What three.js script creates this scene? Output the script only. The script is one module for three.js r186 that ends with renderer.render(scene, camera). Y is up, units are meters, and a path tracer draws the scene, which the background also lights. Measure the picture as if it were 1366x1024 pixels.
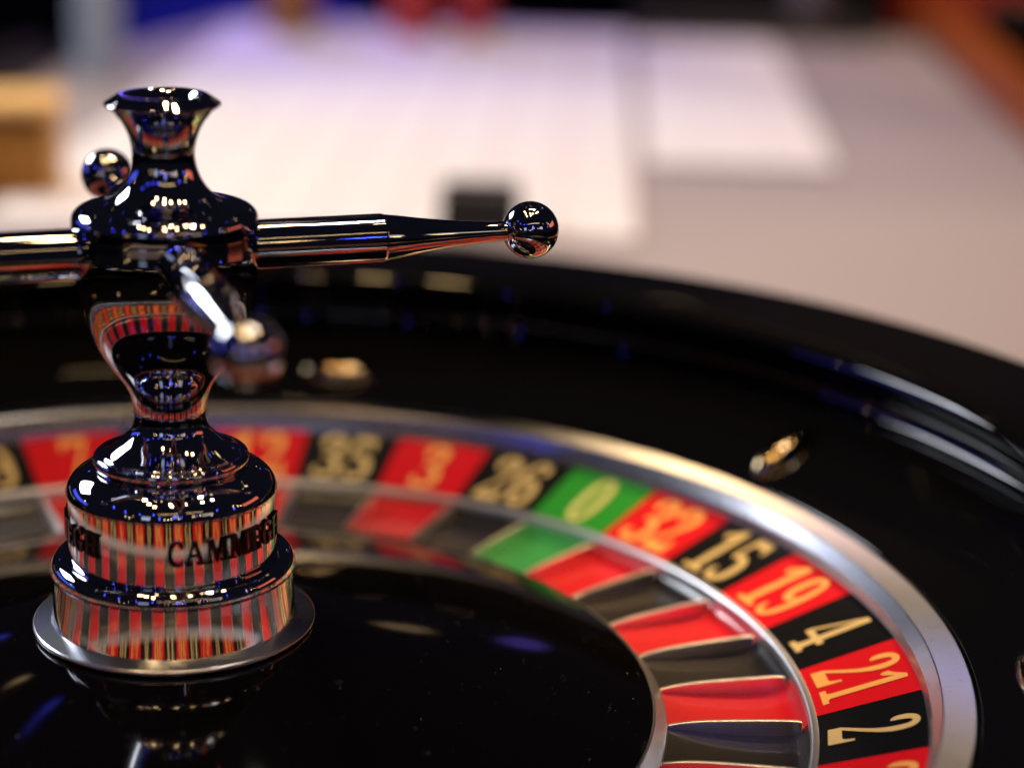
import * as THREE from 'three';
import { mergeGeometries } from 'three/addons/utils/BufferGeometryUtils.js';
import { RoundedBoxGeometry } from 'three/addons/geometries/RoundedBoxGeometry.js';
import { FontLoader } from 'three/addons/loaders/FontLoader.js';
import { RectAreaLightUniformsLib } from 'three/addons/lights/RectAreaLightUniformsLib.js';

// ------------------------------------------------------------------ camera, background, exposure
const scene = new THREE.Scene();
scene.background = new THREE.Color().setRGB(0.006, 0.006, 0.012);
const camera = new THREE.PerspectiveCamera(20.316, 1024 / 767, 0.05, 40);
camera.position.set(0.0824, 0.3011, 0.6678);
camera.rotation.set(-0.2943, -0.0431, 0.0237, 'YXZ');
camera.focus = 0.712;
camera.userData.fStop = 3.2;
const renderer = new THREE.WebGLRenderer({ antialias: true });
renderer.setSize(1024, 767);
renderer.toneMapping = THREE.LinearToneMapping;
renderer.toneMappingExposure = 1;
renderer.shadowMap.enabled = true;
RectAreaLightUniformsLib.init();

// ------------------------------------------------------------------ helpers
let seed = 7;
const rnd = () => { seed = (seed * 1664525 + 1013904223) >>> 0; return seed / 4294967296; };
const rgb = (r, g, b) => new THREE.Color().setRGB(r, g, b);
const counts = {};
function numbered(n) { counts[n] = (counts[n] ?? -1) + 1; return counts[n] ? `${n}_${String(counts[n]).padStart(3, '0')}` : n; }
function tag(o, label, category, group) { o.userData.label = label; o.userData.category = category; if (group) o.userData.group = group; return o; }
function thing(name, label, category, pos = [0, 0, 0], turn = 0, group) {
  const g = new THREE.Group(); g.name = numbered(name); g.position.set(...pos); g.rotation.y = turn; scene.add(g);
  return tag(g, label, category, group);
}
function part(name, geometry, material, parent) {
  const m = new THREE.Mesh(geometry, material); m.name = name; m.castShadow = m.receiveShadow = true; parent.add(m); return m;
}
const V2 = (a) => a.map(([x, y]) => new THREE.Vector2(x, y));
function smooth(pts, n = 48) { return new THREE.SplineCurve(V2(pts)).getPoints(n); }
// turned work: every profile in the list is smooth in itself, edges between profiles stay crisp
function turned(profiles, seg = 192, from = 0, span = Math.PI * 2) {
  return mergeGeometries(profiles.map((p) => new THREE.LatheGeometry(p[0].isVector2 ? p : V2(p), seg, from, span)));
}
function canvas(w, h, draw) {
  const c = document.createElement('canvas'); c.width = w; c.height = h; draw(c.getContext('2d'), w, h);
  const t = new THREE.CanvasTexture(c); t.wrapS = t.wrapT = THREE.RepeatWrapping; t.magFilter = THREE.LinearFilter; return t;
}
const std = (o) => new THREE.MeshStandardMaterial(o), phys = (o) => new THREE.MeshPhysicalMaterial(o);

// ------------------------------------------------------------------ lamps (outside the frame, some added as fill)
function panelLamp(label, pos, target, w, h, color, radiance, glow, tilt = 0) {
  const o = thing('panel_lamp', label, 'lamp', pos);
  o.lookAt(...target); o.rotateZ(tilt);
  part('housing', new RoundedBoxGeometry(w + 0.04, h + 0.04, 0.03, 2, 0.008).translate(0, 0, -0.018), std({ color: rgb(0.02, 0.02, 0.02), roughness: 0.6 }), o);
  part('diffuser', new THREE.PlaneGeometry(w, h), std({ color: rgb(0.5, 0.5, 0.5), emissive: color, emissiveIntensity: glow }), o);
  const l = new THREE.RectAreaLight(color, radiance, w, h); l.position.z = 0.004; l.rotation.y = Math.PI; o.add(l);
}
const canGeo = turned([[[0.001, 0.10], [0.05, 0.10]], [[0.05, 0.10], [0.05, 0]], [[0.05, 0], [0.042, 0]], [[0.042, 0], [0.042, 0.02], [0.001, 0.02]]], 24);
const lensGeo = new THREE.CircleGeometry(0.04, 24).rotateX(Math.PI / 2).translate(0, 0.012, 0);
const canMat = std({ color: rgb(0.03, 0.03, 0.03), roughness: 0.5, metalness: 0.3 });
function downlight(name, label, group, pos, target, color, candela, size, angle = 1.1) {
  const o = thing(name, label, 'lamp', pos, 0, group);
  const holder = new THREE.Vector3(...target).sub(o.position).normalize();
  o.quaternion.setFromUnitVectors(new THREE.Vector3(0, -1, 0), holder);
  const k = size / 0.04;
  part('lamp_can', canGeo, canMat, o).scale.setScalar(k);
  part('lamp_lens', lensGeo, std({ color: rgb(0.4, 0.4, 0.4), emissive: color, emissiveIntensity: 2 }), o).scale.setScalar(k);
  const s = new THREE.SpotLight(color, candela, 0, angle, 0.5); s.position.set(0, -0.002, 0); s.target.position.set(0, -1, 0); s.shadow.radius = size / 0.02; s.castShadow = true;
  o.add(s); o.add(s.target); s.target.name = 'aim';
}
const WARM = rgb(1, 0.66, 0.3), WHITE = rgb(1, 0.95, 0.9), COOL = rgb(0.88, 0.93, 1), BLUE = rgb(0.05, 0.07, 1), RED = rgb(1, 0.12, 0.03);
panelLamp('tall white panel lamp at the left of the wheel', [-1.24, 0.95, -1.08], [0.1, 0, -0.05], 0.7, 0.4, COOL, 14, 8);
panelLamp('long warm strip lamp high behind the photographer', [0.5, 1.5, 1.7], [0, 0.1, 0], 1.8, 0.02, WARM, 5, 4);
panelLamp('long low blue light panel at the far left of the wheel', [-1.75, 0.42, -0.75], [0, 0.1, 0], 1.2, 0.22, rgb(0.03, 0.08, 1), 0.9, 0.7);
panelLamp('added dim red glow panel in place of a red wall at the right of the wheel', [1.75, 0.5, -0.35], [0, 0.1, 0], 0.8, 0.3, rgb(1, 0.13, 0.03), 0.7, 0.5);  // added glow, stands in for an orange-red wall out of view
downlight('added_white_spot', 'added cool white fill spot high above the right side of the wheel', null, [0.4, 1.75, -0.35], [0.2, 0, 0], COOL, 1.0, 0.05, 0.5);  // added fill, no known source; brightens the silver ring
downlight('warm_table_spot', 'warm ceiling spot lamp aimed at the table right of the wheel', null, [0.6, 1.9, -0.6], [0.5, -0.05, -0.62], rgb(1, 0.78, 0.6), 3.4, 0.035, 0.24);
for (const [x, z, tx, tz, I] of [[-0.25, -1.0, 0.0, -1.1, 3.8], [0.2, -1.1, 0.12, -0.95, 4.2], [0.1, -1.5, 0.06, -1.4, 1.9]])
  downlight('table_spot_lamp', 'white ceiling spot lamp above the gaming table', 'white spot lamps above the table', [x, 1.95, z], [tx, -0.05, tz], rgb(1, 0.88, 0.79), I, 0.035, 0.38);
downlight('warm_spot_lamp', 'warm spot lamp high at the right of the wheel', null, [0.90, 1.32, -1.16], [0.23, 0, -0.14], WARM, 16, 0.05, 0.07);
downlight('blue_spot_lamp', 'blue spot lamp high at the right of the wheel', null, [0.9, 1.5, -0.86], [0.245, 0, -0.085], BLUE, 1.6, 0.03, 0.03);
downlight('blue_spot_lamp', 'blue spot lamp straight above the wheel', null, [0.43, 1.72, -0.47], [0.255, 0, 0.045], BLUE, 1.0, 0.03, 0.03);
downlight('blue_spot_lamp', 'added blue fill spot over the blue chair', null, [-0.3, 1.2, -2.2], [-0.2, -0.1, -2.6], rgb(0.1, 0.12, 1), 2.5, 0.03, 0.4);  // added only to brighten the blue chair
for (let i = 0; i < 10; i++) {
  const x = -0.5 + (i % 4) * 0.42 + (rnd() - 0.5) * 0.3, z = -0.35 + Math.floor(i / 4) * 0.55 + (rnd() - 0.5) * 0.3;
  downlight('warm_downlight', 'warm white ceiling downlight high above the wheel', 'ceiling downlights above the wheel', [x, 2.0 + rnd() * 0.25, z], [x, 0, z], WARM, 0.8, 0.055, 0.9);
}
for (let i = 0; i < 11; i++) {
  const a = 0.25 + i * 0.26 + (rnd() - 0.5) * 0.2, r = 2.2 + rnd() * 0.9;
  downlight('blue_spot_lamp', 'small blue spot lamp in the dark hall', 'blue spot lamps around the hall', [Math.cos(a) * r * 0.9 + 0.3, 0.5 + rnd() * 1.5, Math.sin(a) * r], [0, 0.1, 0], BLUE, 0.12, 0.02 + rnd() * 0.015, 0.3);
}
for (let c = 0; c < 5; c++) {
  const a = [-1.9, -0.7, 0.15, 0.75, 1.6][c], r = 2.4 + rnd() * 1.2, n = [3, 3, 5, 6, 3][c];
  for (let i = 0; i < n; i++) {
    const b = a + (i - n / 2) * 0.075 + (rnd() - 0.5) * 0.05, y = 0.7 + c * 0.12 + (rnd() - 0.5) * 0.8;
    downlight('warm_wall_lamp', 'small warm wall lamp in the dark hall behind the photographer', 'warm wall lamps around the hall', [Math.sin(b) * r, y, 0.3 + Math.cos(b) * r], [0, 0.1, 0], WARM, 0.07, 0.018 + rnd() * 0.02, 0.35);
  }
}
for (const [x, y, z, w, h, c, k, l] of [[-0.9, 0.75, 2.3, 0.4, 0.5, rgb(0.6, 0.7, 1), 0.5, 'dim bluish screen left behind the photographer'], [0.5, 1.2, 2.6, 0.25, 0.6, rgb(0.35, 0.4, 1), 0.6, 'tall dim blue screen behind the photographer'], [1.6, 0.8, 1.6, 0.5, 0.3, rgb(1, 0.85, 0.7), 0.4, 'dim cream light panel right behind the photographer']])
  panelLamp(l, [x, y, z], [0, 0.1, 0], w, h, c, k, k);
for (const [x, z] of [[-0.6, -2.4], [0.1, -2.45], [0.9, -2.0], [1.3, -1.4]]) downlight('warm_downlight', 'added warm fill light over the chairs beyond the table', 'added fill lights over the chairs', [x, 1.9, z], [x, 0, z - 0.1], rgb(1, 0.75, 0.5), 2.2, 0.03, 0.5);  // added fill for the dark background beyond the table
downlight('blue_wash_lamp', 'blue wash lamp behind the far left corner of the table', null, [-0.35, 0.6, -2.5], [0.06, -0.05, -1.95], rgb(0.18, 0.1, 1), 2.6, 0.05, 0.5);
for (const [x, y, z, c, I, l] of [[-0.57, 1.3, -1.25, BLUE, 0.08, 'small blue lamp high at the left beyond the wheel'], [-0.67, 1.1, -1.39, WARM, 0.05, 'small warm lamp at the left beyond the wheel'], [-0.7, 0.69, -1.64, BLUE, 0.1, 'small blue lamp low at the far left of the table'], [0.5, 0.56, -1.82, rgb(0.2, 0.12, 1), 0.06, 'small violet lamp low above the far right of the table'], [0.36, 0.64, -1.86, WARM, 0.02, 'small warm lamp low above the far end of the table']])
  downlight('small_lamp', l, null, [x, y, z], [0, 0, 0], c, I * 0.014, 0.016, 0.4);

// ------------------------------------------------------------------ materials
const smudge = canvas(512, 512, (g, w, h) => {
  g.fillStyle = 'rgb(0,60,0)'; g.fillRect(0, 0, w, h);
  for (let i = 0; i < 260; i++) { const v = 40 + rnd() * 60; g.fillStyle = `rgba(0,${v | 0},0,0.25)`; g.beginPath(); g.ellipse(rnd() * w, rnd() * h, 6 + rnd() * 40, 4 + rnd() * 22, rnd() * 3, 0, 7); g.fill(); }
});
const chrome = std({ color: rgb(0.52, 0.52, 0.55), metalness: 1, roughness: 0.1, roughnessMap: smudge });
const chromeLight = std({ color: rgb(0.72, 0.72, 0.74), metalness: 1, roughness: 0.2, roughnessMap: smudge });
// fine scratches across the ring, drawn along v
function scratchMap(base, lo, hi, n, w = 2048, h = 128) {
  return canvas(w, h, (g) => {
    g.fillStyle = `rgb(${base},${base},${base})`; g.fillRect(0, 0, w, h);
    for (let i = 0; i < n; i++) {
      const v = lo + rnd() * (hi - lo) | 0, x = rnd() * w, y = rnd() * h, l = 6 + rnd() * rnd() * 80;
      g.strokeStyle = `rgba(${v},${v},${v},${0.25 + rnd() * 0.6})`; g.lineWidth = 0.6 + rnd() * 0.9; g.beginPath(); g.moveTo(x, y); g.lineTo(x + (rnd() - 0.5) * 9, y + l); g.stroke();
    }
  });
}
const ringRough = scratchMap(150, 70, 240, 1700); ringRough.repeat.set(5, 1);
const ringBump = scratchMap(128, 20, 235, 1300); ringBump.repeat.set(5, 1);
const satin = phys({ color: rgb(0.37, 0.38, 0.43), metalness: 1, roughness: 0.62, roughnessMap: ringRough, bumpMap: ringBump, bumpScale: 0.0001, anisotropy: 0.9 });
const flangeMetal = std({ color: rgb(0.5, 0.51, 0.56), metalness: 1, roughness: 0.24 });
const lipMetal = std({ color: rgb(0.5, 0.51, 0.56), metalness: 1, roughness: 0.26 });
const fretMetal = std({ color: rgb(0.88, 0.85, 0.8), metalness: 1, roughness: 0.3 });
const bandChrome = std({ color: rgb(0.66, 0.66, 0.68), metalness: 1, roughness: 0.03 });
const satinPlain = std({ color: rgb(0.6, 0.6, 0.62), metalness: 1, roughness: 0.38 });
const coneRingMetal = std({ color: rgb(0.32, 0.31, 0.31), metalness: 1, roughness: 0.34 });
const dust = canvas(2048, 1024, (g, w, h) => {
  g.fillStyle = 'rgb(8,6,6)'; g.fillRect(0, 0, w, h);
  for (let i = 0; i < 900; i++) {
    const v = 110 + rnd() * 145; g.fillStyle = `rgba(${v},${v},${v},${0.3 + rnd() * 0.6})`; const x = rnd() * w, y = rnd() * h, s = 0.5 + rnd() * rnd() * 1.1;
    g.beginPath(); g.arc(x, y, s, 0, 7); g.fill();
    if (rnd() < 0.08) { g.strokeStyle = `rgba(${v},${v},${v},0.5)`; g.lineWidth = 0.7; g.beginPath(); g.arc(x, y, 3 + rnd() * 4, rnd() * 6, rnd() * 6); g.stroke(); }
  }
}); dust.colorSpace = THREE.SRGBColorSpace;
const lacquer = phys({ color: rgb(0.004, 0.0035, 0.0035), roughness: 0.035, specularIntensity: 0.9 });
// scuffed smears where the ball and the polishing cloth have run over the sloping apron (u: round the bowl, v: down the slope)
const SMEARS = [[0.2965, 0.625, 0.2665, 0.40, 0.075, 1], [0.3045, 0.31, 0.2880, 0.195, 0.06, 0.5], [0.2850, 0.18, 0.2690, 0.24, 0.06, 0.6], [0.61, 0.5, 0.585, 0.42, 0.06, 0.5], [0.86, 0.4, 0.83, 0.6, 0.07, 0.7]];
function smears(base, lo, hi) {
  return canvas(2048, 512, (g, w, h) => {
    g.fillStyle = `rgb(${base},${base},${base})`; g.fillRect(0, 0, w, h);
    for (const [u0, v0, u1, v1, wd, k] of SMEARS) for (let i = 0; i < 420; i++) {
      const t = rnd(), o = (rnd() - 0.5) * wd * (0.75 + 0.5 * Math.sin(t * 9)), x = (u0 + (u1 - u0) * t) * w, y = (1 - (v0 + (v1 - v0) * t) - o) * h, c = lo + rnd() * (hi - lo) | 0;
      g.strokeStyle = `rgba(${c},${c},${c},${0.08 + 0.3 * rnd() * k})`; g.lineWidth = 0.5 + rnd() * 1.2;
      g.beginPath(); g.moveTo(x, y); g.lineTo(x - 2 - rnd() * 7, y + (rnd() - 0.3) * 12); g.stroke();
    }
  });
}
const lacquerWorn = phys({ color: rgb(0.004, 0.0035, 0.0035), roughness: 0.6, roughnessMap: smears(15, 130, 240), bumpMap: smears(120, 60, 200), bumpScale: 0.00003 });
const lacquerDust = phys({ color: rgb(1, 1, 1), map: dust, roughness: 0.06 });
// paint with a few specks and scuffs of its own
function paint(r, g, b, n, l) {
  const t = canvas(256, 256, (c, w, h) => {
    c.fillStyle = `rgb(${r},${g},${b})`; c.fillRect(0, 0, w, h);
    for (let i = 0; i < n; i++) { const v = rnd(); c.fillStyle = `rgba(${r + l | 0},${g + l | 0},${b + l | 0},${0.15 + v * 0.5})`; c.beginPath(); c.arc(rnd() * w, rnd() * h, 0.5 + rnd() * rnd() * 1.6, 0, 7); c.fill(); }
    for (let i = 0; i < n / 3; i++) { c.strokeStyle = `rgba(${r + l / 2 | 0},${g + l / 2 | 0},${b + l / 2 | 0},0.16)`; c.lineWidth = 0.5 + rnd(); const x = rnd() * w, y = rnd() * h; c.beginPath(); c.moveTo(x, y); c.lineTo(x + (rnd() - 0.5) * 70, y + (rnd() - 0.5) * 30); c.stroke(); }
  }); t.colorSpace = THREE.SRGBColorSpace; return t;
}
const panelMats = { red: phys({ map: paint(206, 6, 22, 14, 40), roughness: 0.5, specularIntensity: 0.25 }), black: phys({ map: paint(5, 5, 6, 22, 60), roughness: 0.42, specularIntensity: 0.25 }), green: phys({ map: paint(34, 139, 38, 14, 40), roughness: 0.5, specularIntensity: 0.25 }) };
const pocketMats = { red: phys({ map: paint(204, 10, 24, 60, 50), roughness: 0.42, specularIntensity: 0.4, clearcoat: 0.7, clearcoatRoughness: 0.12 }), black: phys({ map: paint(24, 20, 18, 90, 70), roughness: 0.4, specularIntensity: 0.4, clearcoat: 0.7, clearcoatRoughness: 0.12 }), green: phys({ map: paint(52, 150, 70, 60, 40), roughness: 0.42, specularIntensity: 0.4, clearcoat: 0.7, clearcoatRoughness: 0.12 }) };
const goldOnDark = std({ color: rgb(0.72, 0.52, 0.2), roughness: 0.5, metalness: 0.25 });
const goldOnRed = std({ color: rgb(0.9, 0.42, 0.09), roughness: 0.5, metalness: 0.1 });
const goldOnGreen = std({ color: rgb(0.62, 0.58, 0.18), roughness: 0.5, metalness: 0.1 });
const letterMat = phys({ color: rgb(0.003, 0.003, 0.003), roughness: 0.16, specularIntensity: 0.5 });

// ------------------------------------------------------------------ wheel bowl
const APRON = (r) => 0.0095 + (r - 0.2647) * 0.40;
const bowl = thing('roulette_bowl', 'glossy black lacquered roulette bowl with wide rim around the spinning number wheel', 'roulette bowl');
part('bowl_rim', turned([
  [[0.345, -0.046], [0.352, -0.046]], smooth([[0.352, -0.046], [0.360, -0.03], [0.366, 0.0], [0.369, 0.035], [0.3700, 0.052]], 20),
  smooth([[0.3700, 0.052], [0.3696, 0.0565], [0.3675, 0.0594], [0.363, 0.0605], [0.340, 0.0612], [0.322, 0.0612]], 30),
  smooth([[0.322, 0.0612], [0.3165, 0.0608], [0.3115, 0.0592], [0.3085, 0.0568], [0.3075, 0.0545]], 24),
], 256), lacquer, bowl);
part('ball_track', turned([
  smooth([[0.3075, 0.0545], [0.311, 0.0525], [0.3175, 0.0485], [0.3225, 0.0430], [0.3245, 0.0370], [0.3235, 0.0325], [0.3212, 0.0302]], 30),
  smooth([[0.3212, 0.0302], [0.3185, 0.0304], [0.3150, 0.0298], [0.3120, 0.0287], [0.3105, 0.0278]], 16),
], 256), lacquer, bowl);
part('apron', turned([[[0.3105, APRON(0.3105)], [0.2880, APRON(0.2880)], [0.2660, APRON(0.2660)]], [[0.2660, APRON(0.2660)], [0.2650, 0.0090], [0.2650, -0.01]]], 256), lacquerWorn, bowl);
part('bowl_base', turned([[[0.2650, -0.01], [0.262, -0.03], [0.01, -0.034]], [[0.01, -0.047], [0.345, -0.046]]], 96), lacquer, bowl);
function canoe(L, Wd, Hh) { // pointed oval deflector, domed
  const nu = 28, nv = 12, pos = [], idx = [];
  for (let i = 0; i <= nu; i++) for (let j = 0; j <= nv; j++) {
    const t = -1 + 2 * i / nu, b = Math.PI * j / nv, s = Math.pow(Math.max(0, 1 - Math.pow(Math.abs(t), 2.2)), 0.62);
    pos.push(t * L / 2, Math.sin(b) * Hh * s, -Math.cos(b) * Wd / 2 * s);
  }
  for (let i = 0; i < nu; i++) for (let j = 0; j < nv; j++) { const a = i * (nv + 1) + j, b = a + nv + 1; idx.push(a, a + 1, b, b, a + 1, b + 1); }
  const g = new THREE.BufferGeometry(); g.setAttribute('position', new THREE.Float32BufferAttribute(pos, 3)); g.setIndex(idx); g.computeVertexNormals();
  g.setAttribute('uv', new THREE.Float32BufferAttribute(pos.filter((_, i) => i % 3 !== 1).map((v) => v * 20), 2)); return g;
}
const deflectorMetal = std({ color: rgb(0.36, 0.27, 0.16), metalness: 1, roughness: 0.1 });
const canoeGeo = canoe(0.036, 0.015, 0.007), slope = Math.atan(0.40);
for (let k = 0; k < 8; k++) {
  const a = THREE.MathUtils.degToRad(-9.2 + 45.3 * k - (k > 4 ? 1.2 : 0)), radial = k % 2 === 1, r = radial ? 0.2870 : 0.2840;
  const m = part('deflector', canoeGeo, deflectorMetal, bowl);
  m.position.set(Math.cos(a) * r, APRON(r) - 0.0006, -Math.sin(a) * r);
  m.quaternion.setFromEuler(new THREE.Euler(0, a, 0)).multiply(new THREE.Quaternion().setFromEuler(new THREE.Euler(0, 0, slope)));
  if (!radial) m.quaternion.multiply(new THREE.Quaternion().setFromEuler(new THREE.Euler(0, Math.PI / 2, 0)));
}

// ------------------------------------------------------------------ rotor with numbers, pockets and cone
const ORDER = [0, 32, 15, 19, 4, 21, 2, 25, 17, 34, 6, 27, 13, 36, 11, 30, 8, 23, 10, 5, 24, 16, 33, 1, 20, 14, 31, 9, 22, 18, 29, 7, 28, 12, 35, 3, 26];
const STEP = Math.PI * 2 / 37, PHASE = 0.8519;
const NUMBER_H = (r) => -0.0112 + (r - 0.2161) / (0.25 - 0.2161) * 0.0112;
const rotor = thing('roulette_rotor', 'spinning number wheel with red and black pockets around a black cone', 'roulette wheel');
part('outer_ring', turned([
  [[0.2542, 0.0089], [0.2640, 0.0096]], [[0.2640, 0.0096], [0.2645, 0.0092], [0.2645, -0.006]],
], 256), satin, rotor);
part('ring_lip', turned([[[0.2500, 0.0000], [0.2509, 0.0038]], [[0.2509, 0.0038], [0.2538, 0.0086]], [[0.2538, 0.0086], [0.2542, 0.0089]]], 256), lipMetal, rotor);
part('inner_ring', turned([[[0.2161, -0.0112], [0.2159, -0.0108], [0.2141, -0.0112]], [[0.2141, -0.0112], [0.2136, -0.0117]], [[0.2136, -0.0117], [0.2132, -0.0142]]], 256), satinPlain, rotor);
const half = STEP / 2;
const panelGeo = turned([[[0.25, 0], [0.2161, -0.0112]].reverse()], 8, Math.PI / 2 - half + 0.0006, STEP - 0.0012);
const pocketProfile = smooth([[0.1662, -0.0176], [0.1720, -0.0181], [0.1820, -0.0187], [0.1940, -0.0191], [0.2020, -0.0190], [0.2060, -0.0187], [0.2084, -0.0181], [0.2104, -0.0171], [0.2120, -0.0157], [0.2132, -0.0140]], 34);
const pocketGeo = turned([pocketProfile], 8, Math.PI / 2 - half, STEP);
const fretTop = smooth([[0.1664, -0.0170], [0.1690, -0.0163], [0.1770, -0.0150], [0.1890, -0.0142], [0.2000, -0.0137], [0.2085, -0.0135], [0.2108, -0.0139]], 24);
const fretShape = new THREE.Shape([new THREE.Vector2(0.1664, -0.0196), new THREE.Vector2(0.2105, -0.0196), ...fretTop.slice().reverse()]);
const fretGeo = new THREE.ExtrudeGeometry(fretShape, { depth: 0.0006, bevelEnabled: true, bevelThickness: 0.0005, bevelSize: 0.0005, bevelSegments: 4 }).translate(0, 0, -0.0003);
const font = await new FontLoader().loadAsync('fonts/droid/droid_serif_bold.typeface.json');
const capOf = (t) => new THREE.ShapeGeometry(font.generateShapes(t, 1)).boundingBox ?? (() => { const g = new THREE.ShapeGeometry(font.generateShapes(t, 1)); g.computeBoundingBox(); return g.boundingBox; })();
const FIG = capOf('7').max.y, CAPS = capOf('H').max.y;
const DIGIT_H = 0.0287, DIGIT_R = 0.2188, SQUEEZE = 0.60;
function numeralGeo(text, shift) { // flat print on the sloping ring; text reads from the hub, tops outwards
  const size = DIGIT_H / FIG, g = new THREE.ShapeGeometry(font.generateShapes(text, size), 10);
  const p = g.attributes.position;
  for (let i = 0; i < p.count; i++) {
    const u = p.getX(i) * SQUEEZE + shift, v = p.getY(i), r = DIGIT_R + v, a = -u / r;
    p.setXYZ(i, Math.cos(a) * r, NUMBER_H(r) + 0.00025, -Math.sin(a) * r);
  }
  g.computeVertexNormals(); const n = g.attributes.normal; if (n.getY(0) < 0 && g.index) { const ix = g.index.array; for (let i = 0; i < ix.length; i += 3) [ix[i], ix[i + 1]] = [ix[i + 1], ix[i]]; g.computeVertexNormals(); }
  return g;
}
console.log('font', FIG, CAPS);
const adv = (ch) => font.data.glyphs[ch].ha / font.data.resolution * DIGIT_H / FIG * SQUEEZE;
ORDER.forEach((n, k) => {
  const kind = n === 0 ? 'green' : k % 2 ? 'red' : 'black', a = PHASE - k * STEP;
  const p = part('number_panel', panelGeo, panelMats[kind], rotor); p.rotation.y = a;
  if (!k) p.userData.label = 'green number panel with a gold 0';
  const t = String(n), w = [...t].reduce((s, c) => s + adv(c), 0); let x = -w / 2;
  for (const c of t) { part('numeral', numeralGeo(c, x), kind === 'red' ? goldOnRed : kind === 'green' ? goldOnGreen : goldOnDark, p); x += adv(c); }
  const q = part('pocket', pocketGeo, pocketMats[kind], rotor); q.rotation.y = a;
  if (!k) q.userData.label = 'green pocket below the zero';
  const f = part('fret', fretGeo, fretMetal, rotor); f.rotation.y = a - half;
});
part('cone_ring', turned([[[0.1664, -0.0190], [0.1664, -0.0160]], smooth([[0.1664, -0.0160], [0.1660, -0.0153], [0.1650, -0.0143], [0.1622, -0.0108]], 16), [[0.1622, -0.0108], [0.1612, -0.0108]]], 256), coneRingMetal, rotor);
part('cone', turned([smooth([[0.1613, -0.0110], [0.14, -0.0055], [0.11, 0.0012], [0.08, 0.0076], [0.05, 0.0138], [0.03, 0.016]], 40)], 256), lacquerDust, rotor);

// ------------------------------------------------------------------ chrome spindle turret
const turret = thing('spindle_turret', 'polished chrome turret with four ball-tipped arms standing on the black cone', 'turret', [0, 0, 0]);
part('finial', turned([
  smooth([[0.0005, 0.1840], [0.0040, 0.1845], [0.0080, 0.1870], [0.0104, 0.1902], [0.0114, 0.1914]], 20), smooth([[0.0114, 0.1914], [0.0120, 0.1917], [0.0138, 0.1917]], 6),
  smooth([[0.0138, 0.1917], [0.0146, 0.1913], [0.0180, 0.1890]], 10), smooth([[0.0180, 0.1890], [0.01825, 0.1886], [0.0180, 0.1882]], 8), [[0.0180, 0.1882], [0.0158, 0.1867]],
  smooth([[0.0158, 0.1867], [0.0143, 0.1848], [0.0128, 0.1828], [0.0112, 0.1795], [0.0102, 0.1758], [0.0099, 0.1725], [0.0105, 0.1680], [0.0123, 0.1636], [0.0152, 0.1600], [0.0188, 0.1577], [0.0215, 0.1568]], 60),
], 160), chrome, turret);
part('hub', turned([
  smooth([[0.0213, 0.1568], [0.0250, 0.1564], [0.0276, 0.1553], [0.0291, 0.1535], [0.0295, 0.1512], [0.0295, 0.1480]], 30),
  smooth([[0.0295, 0.1480], [0.0294, 0.1410], [0.0290, 0.1350], [0.0284, 0.1300], [0.0274, 0.1250], [0.0261, 0.1200], [0.0244, 0.1150], [0.0222, 0.1100], [0.0196, 0.1055], [0.0168, 0.1015], [0.0143, 0.0980], [0.0127, 0.0945], [0.0119, 0.0912], [0.0116, 0.0888]], 80),
], 160), chrome, turret);
part('stem', turned([
  [[0.0116, 0.0888], [0.0113, 0.0884], [0.0116, 0.0880]],
  smooth([[0.0116, 0.0880], [0.0119, 0.0850], [0.0130, 0.0820], [0.0162, 0.0786], [0.0200, 0.0759], [0.0222, 0.0747], [0.0226, 0.0741]], 40),
  smooth([[0.0226, 0.0741], [0.0238, 0.0745], [0.0249, 0.0739], [0.0254, 0.0726], [0.0252, 0.0711], [0.0244, 0.0702]], 24),
], 160), chrome, turret);
part('dome', turned([
  smooth([[0.0244, 0.0702], [0.0262, 0.0698], [0.0288, 0.0688], [0.0318, 0.0668], [0.0336, 0.0645], [0.0344, 0.0622], [0.0345, 0.0613]], 30), smooth([[0.0345, 0.0613], [0.0344, 0.0609], [0.0339, 0.0608]], 6),
], 160), chrome, turret);
const band = part('name_band', turned([[[0.0339, 0.0608], [0.03425, 0.0394]]], 192), bandChrome, turret);
part('base_moulding', turned([
  smooth([[0.0342, 0.0394], [0.0362, 0.0397], [0.0384, 0.0390], [0.0398, 0.0374], [0.0403, 0.0354], [0.0402, 0.0344]], 24), smooth([[0.0402, 0.0344], [0.0400, 0.0341], [0.0391, 0.0340]], 6),
], 192), chrome, turret);
part('base_band', turned([
  smooth([[0.0391, 0.0340], [0.03931, 0.0300], [0.03965, 0.0260], [0.04012, 0.0220], [0.04069, 0.0182]], 30),
], 192), bandChrome, turret);
part('flange', turned([[[0.0406, 0.0182], [0.0462, 0.0168]], smooth([[0.0462, 0.0168], [0.0467, 0.0164], [0.0467, 0.0156], [0.0462, 0.0150]], 8), [[0.0462, 0.0150], [0.03, 0.0150]]], 192), flangeMetal, turret);
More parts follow.
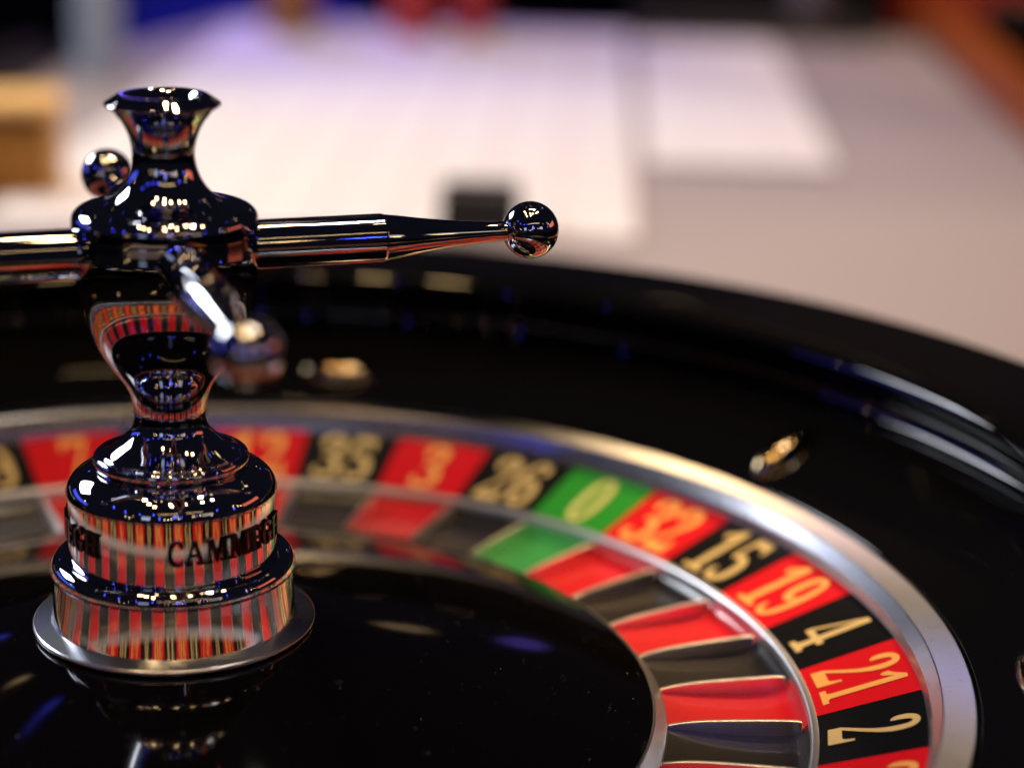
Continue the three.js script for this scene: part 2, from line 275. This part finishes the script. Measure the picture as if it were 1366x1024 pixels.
// raised lettering
const CAM_A = Math.atan2(-0.6678, 0.0824), CAP = 0.0079, SQ = 0.80;
for (let k = 0; k < 3; k++) {
  let arc = 0; const a0 = CAM_A - THREE.MathUtils.degToRad(4) + k * Math.PI * 2 / 3;
  for (const ch of 'CAMMEGH') {
    const g = new THREE.ExtrudeGeometry(font.generateShapes(ch, CAP / CAPS), { depth: 0.0009, curveSegments: 6, bevelEnabled: true, bevelThickness: 0.00015, bevelSize: 0.00003, bevelSegments: 2 });
    const p = g.attributes.position;
    for (let i = 0; i < p.count; i++) {
      const u = arc + p.getX(i) * SQ, r = 0.0340 + p.getZ(i), a = a0 + u / 0.0345;
      const y = 0.0474 + p.getY(i);
      p.setXYZ(i, Math.cos(a) * r, y, -Math.sin(a) * r);
    }
    g.computeVertexNormals();
    part('letter', g, letterMat, band);
    arc += font.data.glyphs[ch].ha / font.data.resolution * CAP / CAPS * SQ;
  }
}
// arms
const sleeveGeo = turned([[[0.0080, 0.024], [0.0080, 0.0708]], [[0.0080, 0.0708], [0.0079, 0.0714], [0.0076, 0.0718]]], 64).rotateZ(-Math.PI / 2);
const taperGeo = turned([smooth([[0.0077, 0.0716], [0.0070, 0.0770], [0.0058, 0.0850], [0.0046, 0.0950], [0.0038, 0.1040], [0.0034, 0.1100], [0.0034, 0.1150]], 40), [[0.0076, 0.0717], [0.0077, 0.0716]]], 64).rotateZ(-Math.PI / 2);
const ballGeo = new THREE.SphereGeometry(0.0096, 64, 40).translate(0.1229, 0, 0);
for (let k = 0; k < 4; k++) {
  const arm = new THREE.Group(); arm.name = 'arm'; arm.position.y = 0.1420; arm.rotation.y = 0.2922 + k * Math.PI / 2; turret.add(arm);
  part('sleeve', sleeveGeo, chrome, arm); part('taper', taperGeo, chrome, arm); part('ball_tip', ballGeo, chrome, arm);
}

// ------------------------------------------------------------------ gaming table
const TY = -0.05, TURN = -0.08, TO = [0.2, TY, -1.4];
const table = thing('gaming_table', 'large gaming table with pale grey cloth, white printed betting panels and an orange wooden rail', 'gaming table', TO, TURN);
const weave = canvas(512, 512, (g, w, h) => { g.fillStyle = 'rgb(128,128,128)'; g.fillRect(0, 0, w, h); for (let i = 0; i < 40000; i++) { const v = 90 + rnd() * 80 | 0; g.fillStyle = `rgb(${v},${v},${v})`; g.fillRect(rnd() * w, rnd() * h, 2, 1); } }); weave.repeat.set(30, 30);
const clothMat = std({ color: rgb(0.355, 0.295, 0.295), roughness: 0.9, bumpMap: weave, bumpScale: 0.0002 });
const topShape = new THREE.Shape(V2([[-0.53, 2.3], [-0.53, -0.22], [-0.415, -0.61], [0.45, -0.61], [0.45, 2.3]].map(([x, z]) => [x, -z])));
part('cloth_top', new THREE.ExtrudeGeometry(topShape, { depth: 0.03, bevelEnabled: false }).rotateX(-Math.PI / 2).translate(0, -0.0302, 0), clothMat, table);
const grid = (nx, ny) => { const t = canvas(512, 1024, (g, w, h) => {
  g.fillStyle = 'rgb(232,224,222)'; g.fillRect(0, 0, w, h); g.strokeStyle = 'rgb(210,196,197)'; g.lineWidth = 5;
  for (let i = 0; i <= nx; i++) { g.beginPath(); g.moveTo(i * w / nx, 0); g.lineTo(i * w / nx, h); g.stroke(); }
  for (let i = 0; i <= ny; i++) { g.beginPath(); g.moveTo(0, i * h / ny); g.lineTo(w, i * h / ny); g.stroke(); }
}); t.colorSpace = THREE.SRGBColorSpace; return t; };
const sheet = (name, x0, x1, z0, z1, m) => part(name, new THREE.PlaneGeometry(x1 - x0, z1 - z0).rotateX(-Math.PI / 2).translate((x0 + x1) / 2, 0.004, (z0 + z1) / 2), m, table);
sheet('printed_layout', -0.40, 0.081, -0.565, 0.56, std({ map: grid(8, 14), roughness: 0.75 }));
sheet('printed_layout', 0.092, 0.255, -0.52, 0.265, std({ map: grid(3, 8), roughness: 0.75 }));
const woodMap = canvas(512, 512, (g, w, h) => { g.fillStyle = 'rgb(176,92,30)'; g.fillRect(0, 0, w, h); for (let i = 0; i < 300; i++) { g.strokeStyle = `rgba(${90 + rnd() * 60 | 0},${40 + rnd() * 30 | 0},10,0.25)`; g.lineWidth = 0.5 + rnd() * 2; const x = rnd() * w; g.beginPath(); g.moveTo(x, 0); g.bezierCurveTo(x + 8, h / 3, x - 8, h * 2 / 3, x + 4, h); g.stroke(); } }); woodMap.colorSpace = THREE.SRGBColorSpace;
const railWood = phys({ map: woodMap, color: rgb(0.85, 0.75, 0.3), roughness: 0.5 });
const darkWood = std({ color: rgb(0.02, 0.012, 0.014), roughness: 0.4 });
part('rail', new RoundedBoxGeometry(0.055, 0.07, 3.0, 4, 0.012).translate(0.472, 0.0, 0.78), railWood, table);
part('rail', new RoundedBoxGeometry(0.055, 0.07, 2.5, 4, 0.012).translate(-0.56, -0.01, 1.03), darkWood, table);
part('rail', new RoundedBoxGeometry(0.87, 0.06, 0.06, 4, 0.012).translate(0.017, -0.033, -0.642), darkWood, table);
for (const [x, z] of [[0.40, -0.55], [-0.48, -0.55], [0.40, 2.1], [-0.48, 2.1]]) part('table_leg', new THREE.CylinderGeometry(0.04, 0.035, 0.74, 20).translate(x, -0.40, z), darkWood, table);
const toWorld = (x, y, z) => [TO[0] + x * Math.cos(TURN) + z * Math.sin(TURN), TY + y, TO[2] - x * Math.sin(TURN) + z * Math.cos(TURN)];

// things on the table
const block = thing('black_box', 'small black box standing on the white printed layout behind the right arm', 'box', [0.122, TY + 0.0045, -0.86], TURN);
part('box_body', new RoundedBoxGeometry(0.058, 0.027, 0.045, 4, 0.004).translate(0, 0.0135, 0), phys({ color: rgb(0.006, 0.004, 0.005), roughness: 0.4 }), block);
part('lid', new RoundedBoxGeometry(0.058, 0.006, 0.045, 3, 0.0025).translate(0, 0.0305, 0), phys({ color: rgb(0.02, 0.017, 0.02), roughness: 0.3 }), block);
const wb = thing('wooden_box', 'light wooden box with recessed front at the left edge of the picture', 'wooden box', [-0.248, TY + 0.0005, -0.99], 0.12);
wb.scale.setScalar(0.94);
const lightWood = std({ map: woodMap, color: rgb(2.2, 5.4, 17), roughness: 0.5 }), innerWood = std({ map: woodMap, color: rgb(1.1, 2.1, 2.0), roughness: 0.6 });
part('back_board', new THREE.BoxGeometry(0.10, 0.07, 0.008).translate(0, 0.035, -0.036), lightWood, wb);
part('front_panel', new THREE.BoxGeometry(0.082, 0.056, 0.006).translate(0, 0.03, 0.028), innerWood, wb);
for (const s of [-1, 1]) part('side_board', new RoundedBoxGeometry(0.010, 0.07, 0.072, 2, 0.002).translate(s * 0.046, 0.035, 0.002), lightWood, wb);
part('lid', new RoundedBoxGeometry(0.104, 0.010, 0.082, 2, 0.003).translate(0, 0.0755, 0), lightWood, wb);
const bt = thing('bottle', 'pale blue grey bottle standing at the far left of the table', 'bottle', toWorld(-0.47, 0.0003, -0.13));
part('bottle_body', turned([[[0.0005, 0], [0.022, 0]], smooth([[0.022, 0], [0.0235, 0.004], [0.0235, 0.12], [0.021, 0.14], [0.011, 0.17], [0.0105, 0.195]], 40)], 48), phys({ color: rgb(0.32, 0.38, 0.47), roughness: 0.25 }), bt);
part('bottle_cap', new THREE.CylinderGeometry(0.013, 0.013, 0.018, 32).translate(0, 0.204, 0), std({ color: rgb(0.25, 0.3, 0.4), roughness: 0.5 }), bt);

// beyond the table
const floor = part('floor', new THREE.PlaneGeometry(30, 30).rotateX(-Math.PI / 2).translate(0, -0.83, 0), std({ color: rgb(0.012, 0.01, 0.02), roughness: 0.9 }), scene);
floor.userData.kind = 'structure';
const clothRed = (r, g, b) => std({ color: rgb(r, g, b), roughness: 0.7 });
const legMat = std({ color: rgb(0.02, 0.02, 0.02), roughness: 0.4, metalness: 0.6 });
function chair(label, pos, turn, m, group) {
  const o = thing('padded_chair', label, 'chair', pos, turn, group);
  part('seat', new RoundedBoxGeometry(0.40, 0.09, 0.40, 4, 0.035).translate(0, 0.50, 0), m, o);
  part('backrest', new RoundedBoxGeometry(0.40, 0.44, 0.07, 4, 0.03).translate(0, 0.80, -0.19), m, o);
  for (const [x, z] of [[-0.16, -0.16], [0.16, -0.16], [-0.16, 0.16], [0.16, 0.16]]) part('leg', new THREE.CylinderGeometry(0.016, 0.013, 0.46, 14).translate(x, 0.23, z), legMat, o);
}
function cup(name, label, category, px, m, r, group) {
  const o = thing(name, label, category, toWorld(px, 0.0043, -0.49), 0, group);
  part('cup_body', turned([[[0.0005, 0], [r * 0.8, 0]], smooth([[r * 0.8, 0], [r * 0.86, 0.004], [r, 0.12]], 12), [[r, 0.12], [r * 0.94, 0.12]], [[r * 0.94, 0.12], [r * 0.8, 0.006], [0.0005, 0.006]]], 40), m, o);
}
cup('tumbler', 'left of the two red tumblers at the far end of the table', 'tumbler', -0.174, clothRed(0.5, 0.04, 0.04), 0.031);
cup('tumbler', 'right and slimmer of the two red tumblers at the far end of the table', 'tumbler', -0.102, clothRed(0.45, 0.03, 0.035), 0.023);
cup('tumbler', 'orange brown tumbler at the far end of the table left of the red ones', 'tumbler', -0.321, clothRed(0.35, 0.14, 0.05), 0.036);
chair('bright red padded chair at the top right beyond the orange rail', [0.88, -0.83, -2.35], -0.5, clothRed(0.7, 0.07, 0.02));
chair('dark red padded chair behind the wooden box at the far left', [-0.62, -0.83, -2.25], 0.9, clothRed(0.25, 0.01, 0.012));
chair('deep blue padded chair behind the pale bottle at the far left', [-0.21, -0.83, -2.65], 0.05, clothRed(0.02, 0.03, 0.5));
const tray = thing('dark_tray', 'long dark tray along the far right end of the table beside the white layout', 'tray', toWorld(0.235, 0.0003, -0.575), TURN);
part('tray_base', new RoundedBoxGeometry(0.29, 0.012, 0.055, 2, 0.003).translate(0, 0.006, 0), darkWood, tray);
for (const z of [-0.024, 0.024]) part('tray_wall', new RoundedBoxGeometry(0.29, 0.022, 0.007, 2, 0.002).translate(0, 0.0232, z), darkWood, tray);
for (const x of [-0.1415, 0.1415]) part('tray_wall', new RoundedBoxGeometry(0.007, 0.022, 0.040, 2, 0.002).translate(x, 0.0232, 0), darkWood, tray);
downlight('warm_spot_lamp', 'added warm fill spot aimed at the orange table rail', null, [0.75, 1.3, -1.2], [0.735, -0.03, -1.85], rgb(1, 0.8, 0.55), 2.4, 0.03, 0.3);  // added fill, put in to brighten the wooden rail
const post = thing('grey_post', 'slim grey post standing beyond the far right corner of the table', 'post', [0.635, -0.83, -2.45]);
part('post_tube', new THREE.CylinderGeometry(0.026, 0.026, 1.2, 32).translate(0, 0.6, 0), std({ color: rgb(0.45, 0.4, 0.5), roughness: 0.5 }), post);
part('post_foot', new THREE.CylinderGeometry(0.10, 0.11, 0.02, 32).translate(0, 0.01, 0), legMat, post);
const scr = thing('black_screen', 'black screen panel beside the bright red chair at the right edge', 'screen', [0.875, -0.83, -1.78], -0.3);
part('screen_panel', new RoundedBoxGeometry(0.30, 0.17, 0.03, 3, 0.008).translate(0, 0.765, 0), phys({ color: rgb(0.004, 0.004, 0.006), roughness: 0.2 }), scr);
part('screen_stand', new THREE.CylinderGeometry(0.02, 0.03, 0.68, 24).translate(0, 0.34, -0.01), legMat, scr);

renderer.render(scene, camera);
